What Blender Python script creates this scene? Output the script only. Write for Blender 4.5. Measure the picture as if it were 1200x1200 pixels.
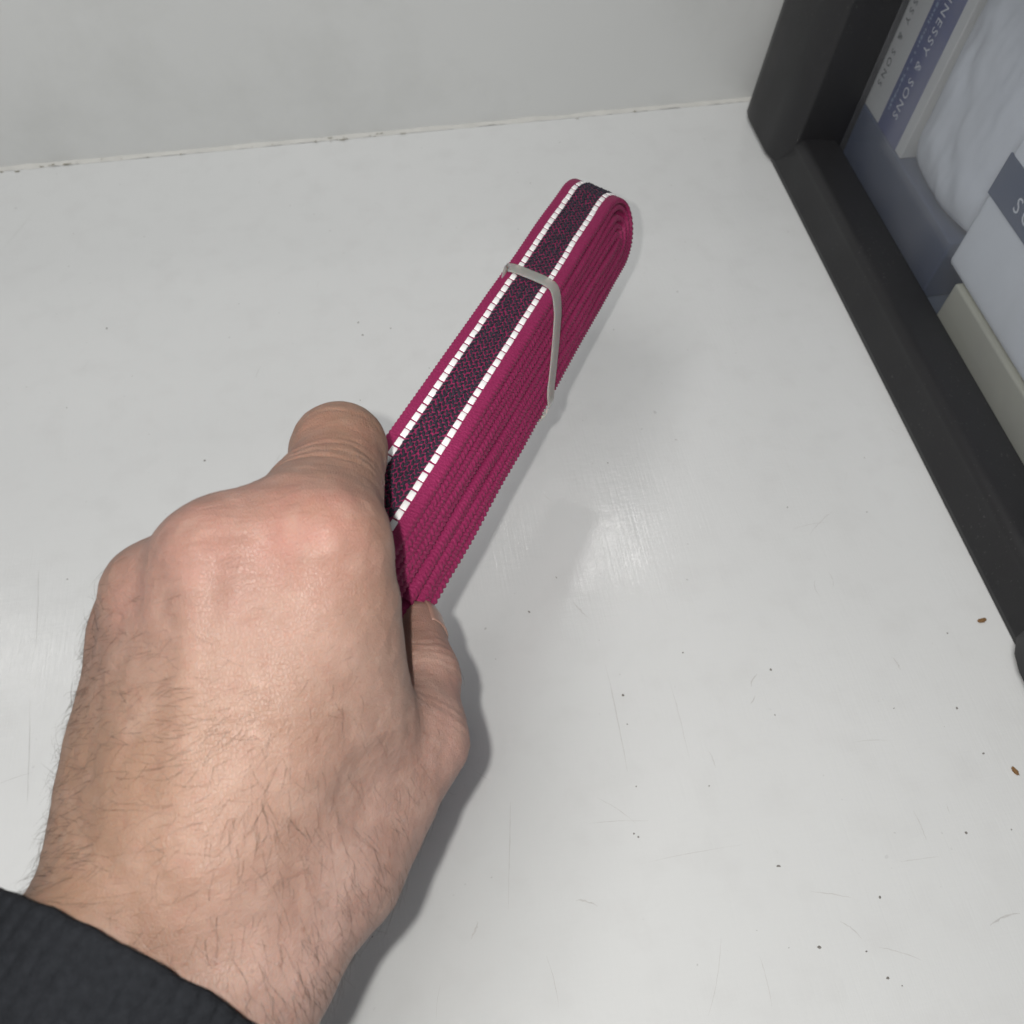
import bpy, bmesh, math, random
import numpy as np
from mathutils import Vector, Matrix, noise

random.seed(7); rng = np.random.default_rng(7)
scene = bpy.context.scene
for o in list(bpy.data.objects): bpy.data.objects.remove(o)

# ------------------------------------------------------------------ camera
PITCH, YAW = math.radians(55), math.radians(9)
cam_d = bpy.data.cameras.new('camera'); cam = bpy.data.objects.new('camera', cam_d)
scene.collection.objects.link(cam); scene.camera = cam
cR = Vector((math.cos(YAW), -math.sin(YAW), 0))
cF = Vector((math.sin(YAW)*math.cos(PITCH), math.cos(YAW)*math.cos(PITCH), -math.sin(PITCH)))
cU = cR.cross(cF)
cam.matrix_world = Matrix(((cR.x, cU.x, -cF.x, 0), (cR.y, cU.y, -cF.y, 0), (cR.z, cU.z, -cF.z, .37), (0, 0, 0, 1)))
cam_d.sensor_width = 36; cam_d.lens = 34.5; cam_d.clip_start = .005; cam_d.clip_end = 50
cam_d.dof.use_dof = True; cam_d.dof.focus_distance = .30; cam_d.dof.aperture_fstop = 26

# ------------------------------------------------------------------ world and lamps
w = bpy.data.worlds.new('World'); scene.world = w; w.use_nodes = True
w.node_tree.nodes['Background'].inputs[0].default_value = (.92, .95, 1.0, 1)
w.node_tree.nodes['Background'].inputs[1].default_value = .13
def area(name, loc, target, sx, sy, power, col):
    d = bpy.data.lights.new(name, 'AREA'); d.shape = 'RECTANGLE'; d.size = sx; d.size_y = sy
    d.energy = power; d.color = col
    o = bpy.data.objects.new(name, d); scene.collection.objects.link(o); o.location = loc
    o.rotation_euler = (Vector(target)-Vector(loc)).to_track_quat('-Z', 'Y').to_euler(); return o
area('ceiling_lamp_far', (0.390, 1.234, 1.6), (0.073, 0.232, 0), .10, .07, .60, (1, .98, .95))
area('ceiling_lamp_far', (-.93, 1.146, 1.6), (-.17, .215, 0), .16, .10, .35, (1, .98, .95))
area('ceiling_lamp_wide', (-.40, -.30, 1.7), (.05, .3, 0), .9, .7, 15, (1, .98, .955))
fl = bpy.data.lights.new('phone_flash', 'POINT'); fl.energy = 2.7; fl.shadow_soft_size = .0025; fl.color = (1, .97, .92)
flo = bpy.data.objects.new('phone_flash', fl); scene.collection.objects.link(flo)
flo.location = Vector((0, 0, .37)) - cR*.0145 + cU*.006

scene.view_settings.view_transform = 'Standard'; scene.view_settings.look = 'None'
scene.view_settings.exposure = 0; scene.view_settings.gamma = 1; scene.view_settings.use_curve_mapping = False
scene.render.engine = 'CYCLES'

# ------------------------------------------------------------------ helpers
COL = scene.collection
def link(o, parent=None):
    COL.objects.link(o)
    if parent is not None: o.parent = parent
    return o
def obj(name, me, mat=None, parent=None, smooth=False, kind=None):
    o = bpy.data.objects.new(name, me); link(o, parent)
    if mat and not me.materials: me.materials.append(mat)
    if smooth: me.polygons.foreach_set('use_smooth', [True]*len(me.polygons))
    if kind: o['kind'] = kind
    return o
def tag(o, label, cat, group=None):
    o['label'] = label; o['category'] = cat
    if group: o['group'] = group
    return o
def empty(name, loc=(0, 0, 0)):
    o = bpy.data.objects.new(name, None); COL.objects.link(o); o.location = loc; o.empty_display_size = .02; return o
def pydata(name, v, f):
    me = bpy.data.meshes.new(name); me.from_pydata([tuple(map(float, p)) for p in v], [], [tuple(map(int, q)) for q in f]); me.validate(); me.update(); return me
def npmesh(name, V, Q):
    me = bpy.data.meshes.new(name); n = len(Q); k = Q.shape[1]
    me.vertices.add(len(V)); me.vertices.foreach_set('co', np.asarray(V, np.float32).ravel())
    me.loops.add(n*k); me.loops.foreach_set('vertex_index', np.asarray(Q, np.int32).ravel())
    me.polygons.add(n); me.polygons.foreach_set('loop_start', np.arange(0, n*k, k, dtype=np.int32))
    me.polygons.foreach_set('loop_total', np.full(n, k, np.int32))
    me.update(calc_edges=True); me.validate(); return me
def bevel_mesh(me, w_, seg=2):
    bm = bmesh.new(); bm.from_mesh(me)
    bmesh.ops.recalc_face_normals(bm, faces=bm.faces)
    bmesh.ops.bevel(bm, geom=list(bm.edges), offset=w_, segments=seg, affect='EDGES', profile=.5, clamp_overlap=True)
    bm.to_mesh(me); bm.free(); return me
def box_mesh(name, p0, p1, bev=0, seg=2, lean=0):
    x0, y0, z0 = p0; x1, y1, z1 = p1
    v = [(x+lean*z, y, z) for z in (z0, z1) for y in (y0, y1) for x in (x0, x1)]
    me = pydata(name, v, [(0, 2, 3, 1), (4, 5, 7, 6), (0, 1, 5, 4), (2, 6, 7, 3), (0, 4, 6, 2), (1, 3, 7, 5)])
    if bev: bevel_mesh(me, bev, seg)
    return me

class NT:
    def __init__(s, name):
        s.m = bpy.data.materials.new(name); s.m.use_nodes = True; s.t = s.m.node_tree
        s.b = s.t.nodes['Principled BSDF']; s.out = s.t.nodes['Material Output']
    def n(s, typ, **kw):
        nd = s.t.nodes.new(typ)
        for k, v in kw.items():
            if k in nd.inputs: nd.inputs[k].default_value = v
            else: setattr(nd, k, v)
        return nd
    def l(s, a, b): s.t.links.new(a, b)
    def set(s, **kw):
        for k, v in kw.items(): s.b.inputs[k.replace('_', ' ')].default_value = v
        return s
    def coord(s, scale=(1, 1, 1), kind='Object'):
        tc = s.n('ShaderNodeTexCoord'); mp = s.n('ShaderNodeMapping'); mp.inputs['Scale'].default_value = scale
        s.l(tc.outputs[kind], mp.inputs[0]); return mp.outputs[0]
    def noise(s, scale, detail=4, vec=None, rough=.5, dist=0):
        nd = s.n('ShaderNodeTexNoise'); nd.inputs['Scale'].default_value = scale; nd.inputs['Detail'].default_value = detail
        nd.inputs['Roughness'].default_value = rough; nd.inputs['Distortion'].default_value = dist
        s.l(vec if vec is not None else s.coord(), nd.inputs['Vector']); return nd.outputs['Fac']
    def ramp(s, fac, stops):
        r = s.n('ShaderNodeValToRGB'); e = r.color_ramp.elements
        while len(e) < len(stops): e.new(.5)
        for i, (p, c) in enumerate(stops):
            e[i].position = p; e[i].color = c if len(c) == 4 else (*c, 1)
        s.l(fac, r.inputs[0]); return r.outputs[0]
    def mix(s, fac, a, b, blend='MIX'):
        m = s.n('ShaderNodeMix', data_type='RGBA', blend_type=blend)
        for sock, val in ((m.inputs[0], fac), (m.inputs[6], a), (m.inputs[7], b)):
            if hasattr(val, 'is_output') or isinstance(val, bpy.types.NodeSocket): s.l(val, sock)
            elif isinstance(val, (int, float)): sock.default_value = val
            else: sock.default_value = (*val, 1)
        return m.outputs[2]
    def math(s, op, a, b=0.):
        m = s.n('ShaderNodeMath', operation=op)
        for sock, val in ((m.inputs[0], a), (m.inputs[1], b)):
            if isinstance(val, bpy.types.NodeSocket): s.l(val, sock)
            else: sock.default_value = val
        return m.outputs[0]
    def bump(s, h, dist, strength=1., nrm=None):
        b = s.n('ShaderNodeBump'); b.inputs['Distance'].default_value = dist; b.inputs['Strength'].default_value = strength
        s.l(h, b.inputs['Height'])
        if nrm is not None: s.l(nrm, b.inputs['Normal'])
        return b.outputs[0]
    def col(s, c): s.l(c, s.b.inputs['Base Color']) if isinstance(c, bpy.types.NodeSocket) else s.set(Base_Color=(*c, 1)); return s
    def nrm(s, n): s.l(n, s.b.inputs['Normal']); return s
    def rough(s, r): s.l(r, s.b.inputs['Roughness']) if isinstance(r, bpy.types.NodeSocket) else s.set(Roughness=r); return s

# ------------------------------------------------------------------ materials
def m_floor():
    t = NT('glossy_white_laminate'); c = t.coord()
    big = t.noise(3.2, 3, c); fine = t.noise(60, 5, c)
    base = t.mix(t.ramp(big, [(.3, (0, 0, 0)), (.7, (1, 1, 1))]), (.70, .715, .715), (.755, .768, .77))
    base = t.mix(t.math('MULTIPLY', t.ramp(fine, [(.5, (0, 0, 0)), (.75, (1, 1, 1))]), .18), base, (.58, .58, .575))
    spk = t.noise(330, 1, c); spk2 = t.noise(14, 2, c)
    f = t.math('MULTIPLY', t.ramp(spk, [(.765, (0, 0, 0)), (.80, (1, 1, 1))]), t.ramp(spk2, [(.45, (0, 0, 0)), (.7, (1, 1, 1))]))
    base = t.mix(t.math('MULTIPLY', f, .55), base, (.20, .19, .18))
    t.col(base)
    # fine crossing scratches break up the gloss
    s1 = t.noise(1, 3, t.coord((900, 40, 1))); s2 = t.noise(1, 3, t.coord((60, 800, 1))); s3 = t.noise(160, 3, c)
    r = t.math('ADD', t.math('MULTIPLY', s1, .08), t.math('MULTIPLY', s2, .08))
    t.rough(t.math('ADD', r, t.math('MULTIPLY', s3, .14)))
    h = t.math('ADD', t.math('MULTIPLY', t.noise(22, 2, c), 1.0), t.math('ADD', t.math('MULTIPLY', s1, .22), t.math('ADD', t.math('MULTIPLY', s2, .12), t.math('ADD', t.math('MULTIPLY', s3, .16), t.math('MULTIPLY', t.noise(430, 2, c), .10)))))
    t.nrm(t.bump(h, .0006, .5)); t.set(Specular_IOR_Level=.5); return t.m
def m_wall():
    t = NT('painted_grey_wall'); c = t.coord()
    base = t.mix(t.noise(5, 4, c), (.68, .695, .69), (.735, .75, .745))
    base = t.mix(t.math('MULTIPLY', t.ramp(t.noise(11, 6, c, .65), [(.5, (0, 0, 0)), (.75, (1, 1, 1))]), .30), base, (.50, .51, .49))
    t.col(base).rough(.42); t.nrm(t.bump(t.noise(45, 3, c), .0004, .35)); return t.m
def m_plain(name, col, rough=.5, nscale=40, var=.12, bump=.0002, spec=.5):
    t = NT(name); c = t.coord(); n = t.noise(nscale, 4, c)
    t.col(t.mix(n, tuple(x*(1-var) for x in col), tuple(min(1, x*(1+var)) for x in col))).rough(rough)
    if bump: t.nrm(t.bump(t.noise(nscale*6, 3, c), bump, .5))
    t.set(Specular_IOR_Level=spec); return t.m
def m_case():
    t = NT('black_moulded_plastic'); c = t.coord()
    b_ = t.mix(t.noise(9, 4, c), (.013, .013, .0145), (.022, .022, .024))
    b_ = t.mix(t.math('MULTIPLY', t.ramp(t.noise(700, 2, c), [(.66, (0, 0, 0)), (.74, (1, 1, 1))]), t.ramp(t.noise(16, 3, c), [(.45, (0, 0, 0)), (.7, (.6, .6, .6))])), b_, (.12, .12, .115))
    t.col(b_)
    t.rough(t.ramp(t.noise(25, 4, c), [(.3, (.40,)*3), (.7, (.56,)*3)]))
    t.nrm(t.bump(t.noise(900, 2, c), .0001, .5)); return t.m
def m_pane():
    t = NT('hazy_clear_plastic'); nt = t.t; nt.nodes.remove(t.b)
    tr = t.n('ShaderNodeBsdfTransparent'); tr.inputs[0].default_value = (.90, .92, .95, 1)
    df = t.n('ShaderNodeBsdfDiffuse'); df.inputs[0].default_value = (.56, .56, .57, 1)
    gl = t.n('ShaderNodeBsdfGlossy'); gl.inputs['Roughness'].default_value = .12
    m1 = t.n('ShaderNodeMixShader'); m2 = t.n('ShaderNodeMixShader'); lw = t.n('ShaderNodeLayerWeight'); lw.inputs[0].default_value = .5; fr_ = t.math('ADD', t.math('MULTIPLY', t.math('POWER', lw.outputs['Facing'], 4.), .5), .03)
    hz = t.ramp(t.noise(14, 4, t.coord(), dist=.6), [(.3, (.04,)*3), (.75, (.13,)*3)])
    t.l(hz, m1.inputs[0]); t.l(tr.outputs[0], m1.inputs[1]); t.l(df.outputs[0], m1.inputs[2])
    t.l(fr_, m2.inputs[0]); t.l(m1.outputs[0], m2.inputs[1]); t.l(gl.outputs[0], m2.inputs[2])
    t.l(m2.outputs[0], t.out.inputs[0]); return t.m
def m_skin():
    t = NT('skin'); c = t.coord()
    at = t.n('ShaderNodeAttribute'); at.attribute_name = 'blush'
    tn = t.n('ShaderNodeAttribute'); tn.attribute_name = 'tan'
    n1 = t.noise(55, 5, c, .6); n2 = t.noise(240, 3, c)
    base = t.mix(t.ramp(n1, [(.32, (0, 0, 0)), (.68, (1, 1, 1))]), (.272, .164, .132), (.362, .240, .203))
    base = t.mix(t.math('MULTIPLY', tn.outputs['Fac'], .8), base, (.285, .172, .112))
    base = t.mix(t.math('MULTIPLY', at.outputs['Fac'], t.ramp(t.noise(110, 4, c), [(.3, (.25,)*3), (.7, (.85,)*3)])), base, (.345, .150, .122))
    base = t.mix(t.math('MULTIPLY', t.ramp(n2, [(.52, (0, 0, 0)), (.75, (1, 1, 1))]), .35), base, (.28, .145, .11))
    mott = t.noise(130, 3, c)
    base = t.mix(t.math('MULTIPLY', t.ramp(mott, [(.5, (0, 0, 0)), (.8, (1, 1, 1))]), .35), base, (.45, .32, .26))
    mole = t.n('ShaderNodeTexVoronoi'); mole.inputs['Scale'].default_value = 42; t.l(c, mole.inputs['Vector'])
    base = t.mix(t.math('MULTIPLY', t.ramp(mole.outputs['Distance'], [(.012, (1, 1, 1)), (.03, (0, 0, 0))]), .4), base, (.20, .09, .06))
    fo = t.n('ShaderNodeTexVoronoi'); fo.inputs['Scale'].default_value = 620; t.l(c, fo.inputs['Vector'])
    base = t.mix(t.math('MULTIPLY', t.ramp(fo.outputs['Distance'], [(.10, (1, 1, 1)), (.22, (0, 0, 0))]), .30), base, (.24, .115, .085))
    t.col(base)
    v = t.n('ShaderNodeTexVoronoi', feature='DISTANCE_TO_EDGE'); v.inputs['Scale'].default_value = 1500
    wv = t.n('ShaderNodeMapping'); wv.inputs['Scale'].default_value = (1, .55, 1); t.l(c, wv.inputs[0]); t.l(wv.outputs[0], v.inputs['Vector'])
    cr = t.ramp(v.outputs['Distance'], [(0, (0, 0, 0)), (.12, (1, 1, 1))])
    wr = t.noise(1, 3, t.coord((120, 420, 420)), dist=.4)
    h = t.math('ADD', t.math('MULTIPLY', cr, .20), t.math('ADD', t.math('MULTIPLY', wr, 1.0), t.math('MULTIPLY', t.noise(150, 5, c, .6), 1.1)))
    t.nrm(t.bump(h, .00045, .65))
    t.rough(t.ramp(n1, [(.3, (.46,)*3), (.7, (.60,)*3)]))
    t.set(Subsurface_Weight=.18, Subsurface_Radius=(1, .35, .2), Subsurface_Scale=.0022, Specular_IOR_Level=.38); return t.m
def m_web(name, col, hl):
    t = NT(name); c = t.coord()
    n = t.noise(1300, 2, c); n2 = t.noise(60, 3, c)
    b = t.mix(n, col, hl); b = t.mix(t.math('MULTIPLY', n2, .35), b, tuple(x*.72 for x in col))
    t.col(b).rough(.62); t.nrm(t.bump(n, .00040, .9)); t.set(Sheen_Weight=.06, Sheen_Roughness=.4, Specular_IOR_Level=.35); return t.m
MF, MW, MC, MP, MS = m_floor(), m_wall(), m_case(), m_pane(), m_skin()
M_PINK = m_web('magenta_polyester_yarn', (.215, .0096, .064), (.375, .029, .132))
M_NAVY = m_web('charcoal_navy_yarn', (.014, .0105, .022), (.036, .030, .054))
M_REFL = m_plain('white_reflective_thread', (.97, .97, .98), .35, 300, .03, .00005)

# ------------------------------------------------------------------ setting: floor and low wall
def sheet(name, x0, x1, y0, y1, z):
    return pydata(name, [(x0, y0, z), (x1, y0, z), (x1, y1, z), (x0, y1, z)], [(0, 1, 2, 3)])
floor = obj('floor', box_mesh('floor', (-.9, -.5, -.02), (1.1, .554, 0)), MF, kind='structure')
wall = obj('wall', box_mesh('wall', (-.9, .557, -.02), (1.1, .585, .24), .002), MW, kind='structure')
# pale sealant along the joint, uneven, with grime sitting in it
V, Fq = [], []; NS = 420
for i in range(NS+1):
    x = -.6+1.1*i/NS
    wv = .0011+.0008*noise.noise(Vector((x*60, 0, 3)))+.0005*noise.noise(Vector((x*300, 2, 3)))
    hv = .0014+.0009*noise.noise(Vector((x*45, 5, 1)))
    V += [(x, .5575, max(.0004, hv)), (x, .5575-wv*.8-.0008, max(.0003, hv*.6)), (x, .5575-wv*1.6-.0016, .00008)]
for i in range(NS):
    a = i*3; Fq += [(a, a+1, a+4, a+3), (a+1, a+2, a+5, a+4)]
M_SEAL = m_plain('pale_sealant', (.66, .66, .63), .5, 120, .12)
obj('sealant_bead', pydata('sealant_bead', V, Fq), M_SEAL, wall, True)
M_GRIME = m_plain('grey_grime', (.24, .22, .16), .8, 200, .4)
def blob(bm, c, r, ex=(1, 1, .4), rot=0, seg=6):
    g = bmesh.ops.create_icosphere(bm, subdivisions=1, radius=1)
    m = Matrix.Translation(c) @ Matrix.Rotation(rot, 4, 'Z') @ Matrix.Diagonal((r*ex[0], r*ex[1], r*ex[2], 1))
    for v in g['verts']:
        k = 1+random.uniform(-.35, .35); v.co = m @ (v.co*k)
bm = bmesh.new()
for x, n_, s in ((-.02, 6, .005), (-.062, 3, .003), (.005, 4, .012), (-.2, 16, .025), (-.25, 9, .02), (-.015, 5, .012), (.12, 2, .02), (.2, 2, .03), (-.12, 2, .02)):
    for k in range(n_): blob(bm, (x+random.gauss(0, s), .5555-random.random()*.0035, .0012*random.random()+.0003), random.uniform(.00018, .0006), (random.uniform(1, 4.5), .8, .5))
me = bpy.data.meshes.new('joint_grime'); bm.to_mesh(me); bm.free(); obj('joint_grime', me, M_GRIME, wall, kind='stuff')

# scuffs and specks worn into the floor (flat marks)
M_SCUFF = NT('scuff'); _t = M_SCUFF
_t.set(Roughness=.5); _t.col(_t.mix(_t.noise(400, 3), (.47, .47, .465), (.66, .66, .65))); M_SCUFF = _t.m
M_SPECK = m_plain('dark_speck', (.20, .19, .175), .7, 300, .4)
V, Fq = [], []
def scratch(p, q, wd, bend=0., n=10):
    p = Vector((p[0], p[1], 0)); q = Vector((q[0], q[1], 0)); d = q-p; nn = Vector((-d.y, d.x, 0)).normalized()
    b0 = len(V)
    for i in range(n+1):
        t = i/n; c = p+d*t+nn*(bend*4*t*(1-t)*d.length+random.gauss(0, wd*.25)); ww = wd*(.25+.75*math.sin(math.pi*min(1, max(.02, t))))*random.uniform(.5, 1.2)*.5
        V.append((c.x+nn.x*ww, c.y+nn.y*ww, .00012)); V.append((c.x-nn.x*ww, c.y-nn.y*ww, .00012))
    for i in range(n):
        a = b0+2*i; Fq.append((a, a+1, a+3, a+2))
for a, b, wd, bd in (
  ((0.0668, 0.1730), (0.0654, 0.1271), .0004, .02), ((0.0911, 0.1613), (0.0906, 0.1283), .0003, .03), ((0.0188, 0.1226), (0.0121, 0.0845), .0004, 0),
  ((0.0519, 0.1190), (0.0642, 0.1072), .0003, .1), ((0.0643, 0.1957), (0.0594, 0.2050), .0005, .1), ((0.1234, 0.1543), (0.1279, 0.1594), .0007, .3),
  ((0.1240, 0.1504), (0.1205, 0.1471), .0005, .3), ((0.1724, 0.2230), (0.1860, 0.2328), .0004, .1), ((0.1655, 0.2265), (0.1821, 0.2277), .0003, .1),
  ((0.1211, 0.0732), (0.1350, 0.0688), .0004, .05), ((0.0366, 0.0835), (0.0438, 0.0803), .0008, .2), ((0.0467, 0.1099), (0.0691, 0.1074), .0003, .05),
  ((0.1572, 0.0781), (0.1719, 0.0777), .0003, .02), ((0.0656, 0.0926), (0.1015, 0.0932), .00025, .03), ((0.1732, 0.2023), (0.1720, 0.1936), .0003, .4),
  ((0.1661, 0.1990), (0.1658, 0.1903), .0004, -.4), ((0.1854, 0.1582), (0.1867, 0.1520), .0006, .2), ((0.1692, 0.0954), (0.1696, 0.0840), .0004, .1),
  ((-0.1710, 0.2568), (-0.1677, 0.2181), .0003, .02), ((-0.1673, 0.1946), (-0.1632, 0.1514), .0003, .02), ((-0.1745, 0.1606), (-0.1626, 0.1632), .0003, .05),
  ((0.0964, 0.0553), (0.0958, 0.0390), .0003, .05), ((0.0227, 0.0670), (0.0241, 0.0504), .0003, .1), ((0.1386, 0.0514), (0.1518, 0.0451), .0004, .1),
  ((0.1802, 0.0520), (0.1926, 0.0544), .0008, .2), ((0.1282, 0.0617), (0.1337, 0.0550), .0006, .2), ((0.0007, 0.0819), (-0.0025, 0.0766), .0009, .2),
  ((0.0988, 0.1305), (0.0996, 0.1234), .0005, .2), ((0.1564, 0.1250), (0.1700, 0.1235), .0003, .1), ((0.0846, 0.0628), (0.0736, 0.0399), .0003, .1)):
    scratch(a, b, wd*.85, bd*.35)
for k in range(45):
    x, y = random.uniform(-.28, .30), random.uniform(-.02, .54); an = random.gauss(1.5, .5); ln = random.expovariate(1/.007)+.002
    scratch((x, y), (x+math.cos(an)*ln, y+math.sin(an)*ln), random.uniform(.00010, .00026), random.uniform(-.05, .05), 5)
obj('scuff_marks', pydata('scuff_marks', V, Fq), M_SCUFF, floor, kind='stuff')
bm = bmesh.new()
for p in ((0.0396, 0.2030), (0.0626, 0.1035), (0.0639, 0.1020), (0.0698, 0.1463), (0.1293, 0.1409), (0.1337, 0.1604), (0.1379, 0.0415), (0.1419, 0.0384), (0.1855, 0.0844), (0.2028, 0.0829), (0.2051, 0.1126), (0.2027, 0.1323), (0.1451, 0.0673), (0.1123, 0.0837), (0.0998, 0.1737), (0.0709, 0.1588), (-0.0998, 0.3083), (-0.1529, 0.4066), (-0.0210, 0.3902), (-0.0194, 0.3804), (-0.0043, 0.3831), (0.2524, 0.5051), (0.2019, 0.2303), (0.2128, 0.1651), (0.1179, 0.0547), (0.1337, 0.0508)):
    blob(bm, (p[0], p[1], .0002), random.uniform(.00025, .0006), (random.uniform(.8, 1.6), 1, .35), random.random()*6)
for k in range(80):
    blob(bm, (random.uniform(-.3, .3), random.uniform(-.03, .54), .0001), random.uniform(.00008, .00028), (random.uniform(.8, 1.8), 1, .35), random.random()*6)
me = bpy.data.meshes.new('specks'); bm.to_mesh(me); bm.free(); obj('dirt_specks', me, M_SPECK, floor, kind='stuff')

# two brown crumbs by the case
M_CRUMB = m_plain('toasted_crumb', (.24, .13, .05), .8, 900, .5, .0004)
for p, r, rot, lab in (((0.2296, 0.1683), .0012, .1, 'brown elongated crumb beside the black rail of the case'), ((0.2141, 0.1039), .0011, 1.9, 'brown crumb on the open floor nearest the right edge')):
    bm = bmesh.new(); g = bmesh.ops.create_icosphere(bm, subdivisions=3, radius=1)
    for v in g['verts']:
        k = 1+.45*noise.noise(v.co*1.7+Vector((rot*7, 0, 0)))+.15*noise.noise(v.co*6); v.co = Vector((v.co.x*k*1.6, v.co.y*k*.75, v.co.z*k*.6))*r
    me = bpy.data.meshes.new('crumb'); bm.to_mesh(me); bm.free()
    o = obj('crumb', me, M_CRUMB, smooth=True); o.location = (p[0], p[1], .0006); o.rotation_euler.z = rot
    tag(o, lab, 'crumb', 'crumbs on the floor')

# ------------------------------------------------------------------ black case with a window
LEAN = .118
case = empty('display_case', (.24, .32, 0)); tag(case, 'black framed case with hazy clear window leaning beside the wall', 'case')
case_inv = Matrix.Translation((-.24, -.32, 0))
def cpart(name, me, mat, parent=case, smooth=False):
    me.transform(case_inv); o = obj(name, me, mat, parent, smooth); return o
def extrude_y(name, prof, y0, y1, bev=.0, ny=1):
    n = len(prof); v = []; f = []
    for j in range(ny+1):
        y = y0+(y1-y0)*j/ny; v += [(x, y, z) for x, z in prof]
    for j in range(ny):
        for i in range(n): a = j*n+i; b = j*n+(i+1) % n; f.append((a, a+n, b+n, b))
    f.append(tuple(range(n))); f.append(tuple(range(ny*n+n-1, ny*n-1, -1)))
    me = pydata(name, v, f)
    bm = bmesh.new(); bm.from_mesh(me); bmesh.ops.recalc_face_normals(bm, faces=bm.faces); bm.to_mesh(me); bm.free()
    return me
def arc(cx, cz, r, a0, a1, n): return [(cx+r*math.cos(math.radians(a0+(a1-a0)*i/n)), cz+r*math.sin(math.radians(a0+(a1-a0)*i/n))) for i in range(n+1)]
RY0, RY1 = .152, .492
prof = [(.2700, .0005), (.2385, .0005)] + arc(.2405, .003, .002, 195, 160, 3) + [(.2455, .0150)] + arc(.2510, .0165, .0055, 165, 85, 6) + [(.2600, .0212), (.2700, .0196)]
r = cpart('bottom_rail', extrude_y('rail', prof, RY0, RY1), MC, smooth=False)
r.data.polygons.foreach_set('use_smooth', [True]*len(r.data.polygons)); 
def edge_sharp(o, ang=35):
    bm = bmesh.new(); bm.from_mesh(o.data)
    for e in bm.edges:
        if len(e.link_faces) == 2 and e.calc_face_angle(0) > math.radians(ang): e.smooth = False
    bm.to_mesh(o.data); bm.free()
edge_sharp(r, 40)
# thin gasket between rail and window
cpart('gasket', box_mesh('gasket', (.2701, RY0, .004), (.2711, RY1, .0190), .0004), m_plain('rubber_gasket', (.006, .006, .007), .6, 50, .1))
HT = .225
def post(y0, y1, inner, xf):
    # rounded outer corner, chamfer towards the rail, leaning with the window
    s = 1 if inner == 'lo' else -1
    ya, yb = (y0, y1) if s == 1 else (y1, y0)          # ya = edge next to window, yb = outer edge
    out = [(.2765, ya), (.2440, ya), (xf+.006, ya+s*.003), (xf+.0018, ya+s*.010), (xf, ya+s*.018)]
    rr = .019; cx, cy = xf+rr, yb-s*rr
    out += [(cx-rr*math.cos(math.radians(a)), cy+s*rr*math.sin(math.radians(a))) for a in (0, 22, 45, 67, 90)]
    out += [(.2765, yb)]
    v = []; f = []; n = len(out); zs = (.0005, .004, .02, HT)
    for k, z in enumerate(zs):
        ins = .0025 if k == 0 else 0
        for x, y in out: v.append((x+LEAN*z+ins*(1 if x < .26 else 0), y, z))
    for k in range(len(zs)-1):
        for i in range(n): a = k*n+i; b = k*n+(i+1) % n; f.append((a, b, b+n, a+n))
    f.append(tuple(range(n))); f.append(tuple(range(len(zs)*n-n, len(zs)*n)))
    me = pydata('post', v, f); bm = bmesh.new(); bm.from_mesh(me); bmesh.ops.recalc_face_normals(bm, faces=bm.faces)
    es = [e for e in bm.edges if e.is_manifold and e.calc_face_angle(0) > math.radians(38)]
    bmesh.ops.bevel(bm, geom=es, offset=.0011, segments=2, affect='EDGES', profile=.5, clamp_overlap=True)
    bm.to_mesh(me); bm.free(); return me
for a in ((.478, .5500, 'lo', .2350), (.085, .160, 'hi', .2318)):
    o = cpart('corner_post', post(*a), MC); 
    o.data.polygons.foreach_set('use_smooth', [True]*len(o.data.polygons)); edge_sharp(o, 30)
cpart('top_rail', box_mesh('top_rail', (.239, .160, HT-.025), (.276, .478, HT), .003, 2, LEAN), MC)
cpart('window_pane', box_mesh('pane', (.2712, .161, .0045), (.2726, .477, HT-.026), 0, 2, LEAN), MP)
cpart('shade_lid', box_mesh('shade_lid', (.264, .0855, HT+.0005), (.50, .5535, HT+.006), .001), MC)  # unseen lid, added to keep overhead light off the packs inside
MIN = m_plain('case_inside_slate', (.105, .125, .16), .6, 12, .15)
cpart('base_panel', box_mesh('base', (.2775, .086, .001), (.46, .553, .005)), MIN)
cpart('rear_panel', box_mesh('rear', (.46, .086, .001), (.466, .553, HT)), MIN)
cpart('end_panel', box_mesh('end', (.308, .548, .0055), (.4595, .553, HT)), MIN)
cpart('end_panel', box_mesh('end', (.308, .086, .0055), (.4595, .091, HT)), MIN)

# ------------------------------------------------------------------ packs inside the case (each on its own)
LM = Matrix(((1, 0, LEAN, 0), (0, 1, 0, 0), (0, 0, 1, 0), (0, 0, 0, 1)))
def lettering(text, mat, parent, x, y, z, size, down=False, spacing=1.5, name='lettering', inv=Matrix.Identity(4), shear=.0):
    cu = bpy.data.curves.new('txt', 'FONT'); cu.body = text; cu.size = size; cu.space_character = spacing; cu.shear = shear; cu.resolution_u = 3
    to = bpy.data.objects.new('txt', cu); COL.objects.link(to)
    dg = bpy.context.evaluated_depsgraph_get(); me = bpy.data.meshes.new_from_object(to.evaluated_get(dg)); bpy.data.objects.remove(to)
    # text plane faces -x : text right = -y, text up = +z
    if down: M = Matrix(((0, 0, -1, x), (0, -1, 0, y), (-1, 0, 0, z), (0, 0, 0, 1)))      # reads downward, letter tops to -y
    else: M = Matrix(((0, 0, -1, x), (-1, 0, 0, y), (0, 1, 0, z), (0, 0, 0, 1)))
    me.transform(inv @ LM @ M); me.materials.clear(); return obj(name, me, mat, parent)
M_CREAM = m_plain('cream_card', (.62, .60, .55), .6, 30, .06)
M_BLUE = m_plain('navy_print', (.040, .058, .19), .5, 60, .12)
M_SLATE = m_plain('slate_print', (.062, .085, .145), .5, 60, .12)
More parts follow.
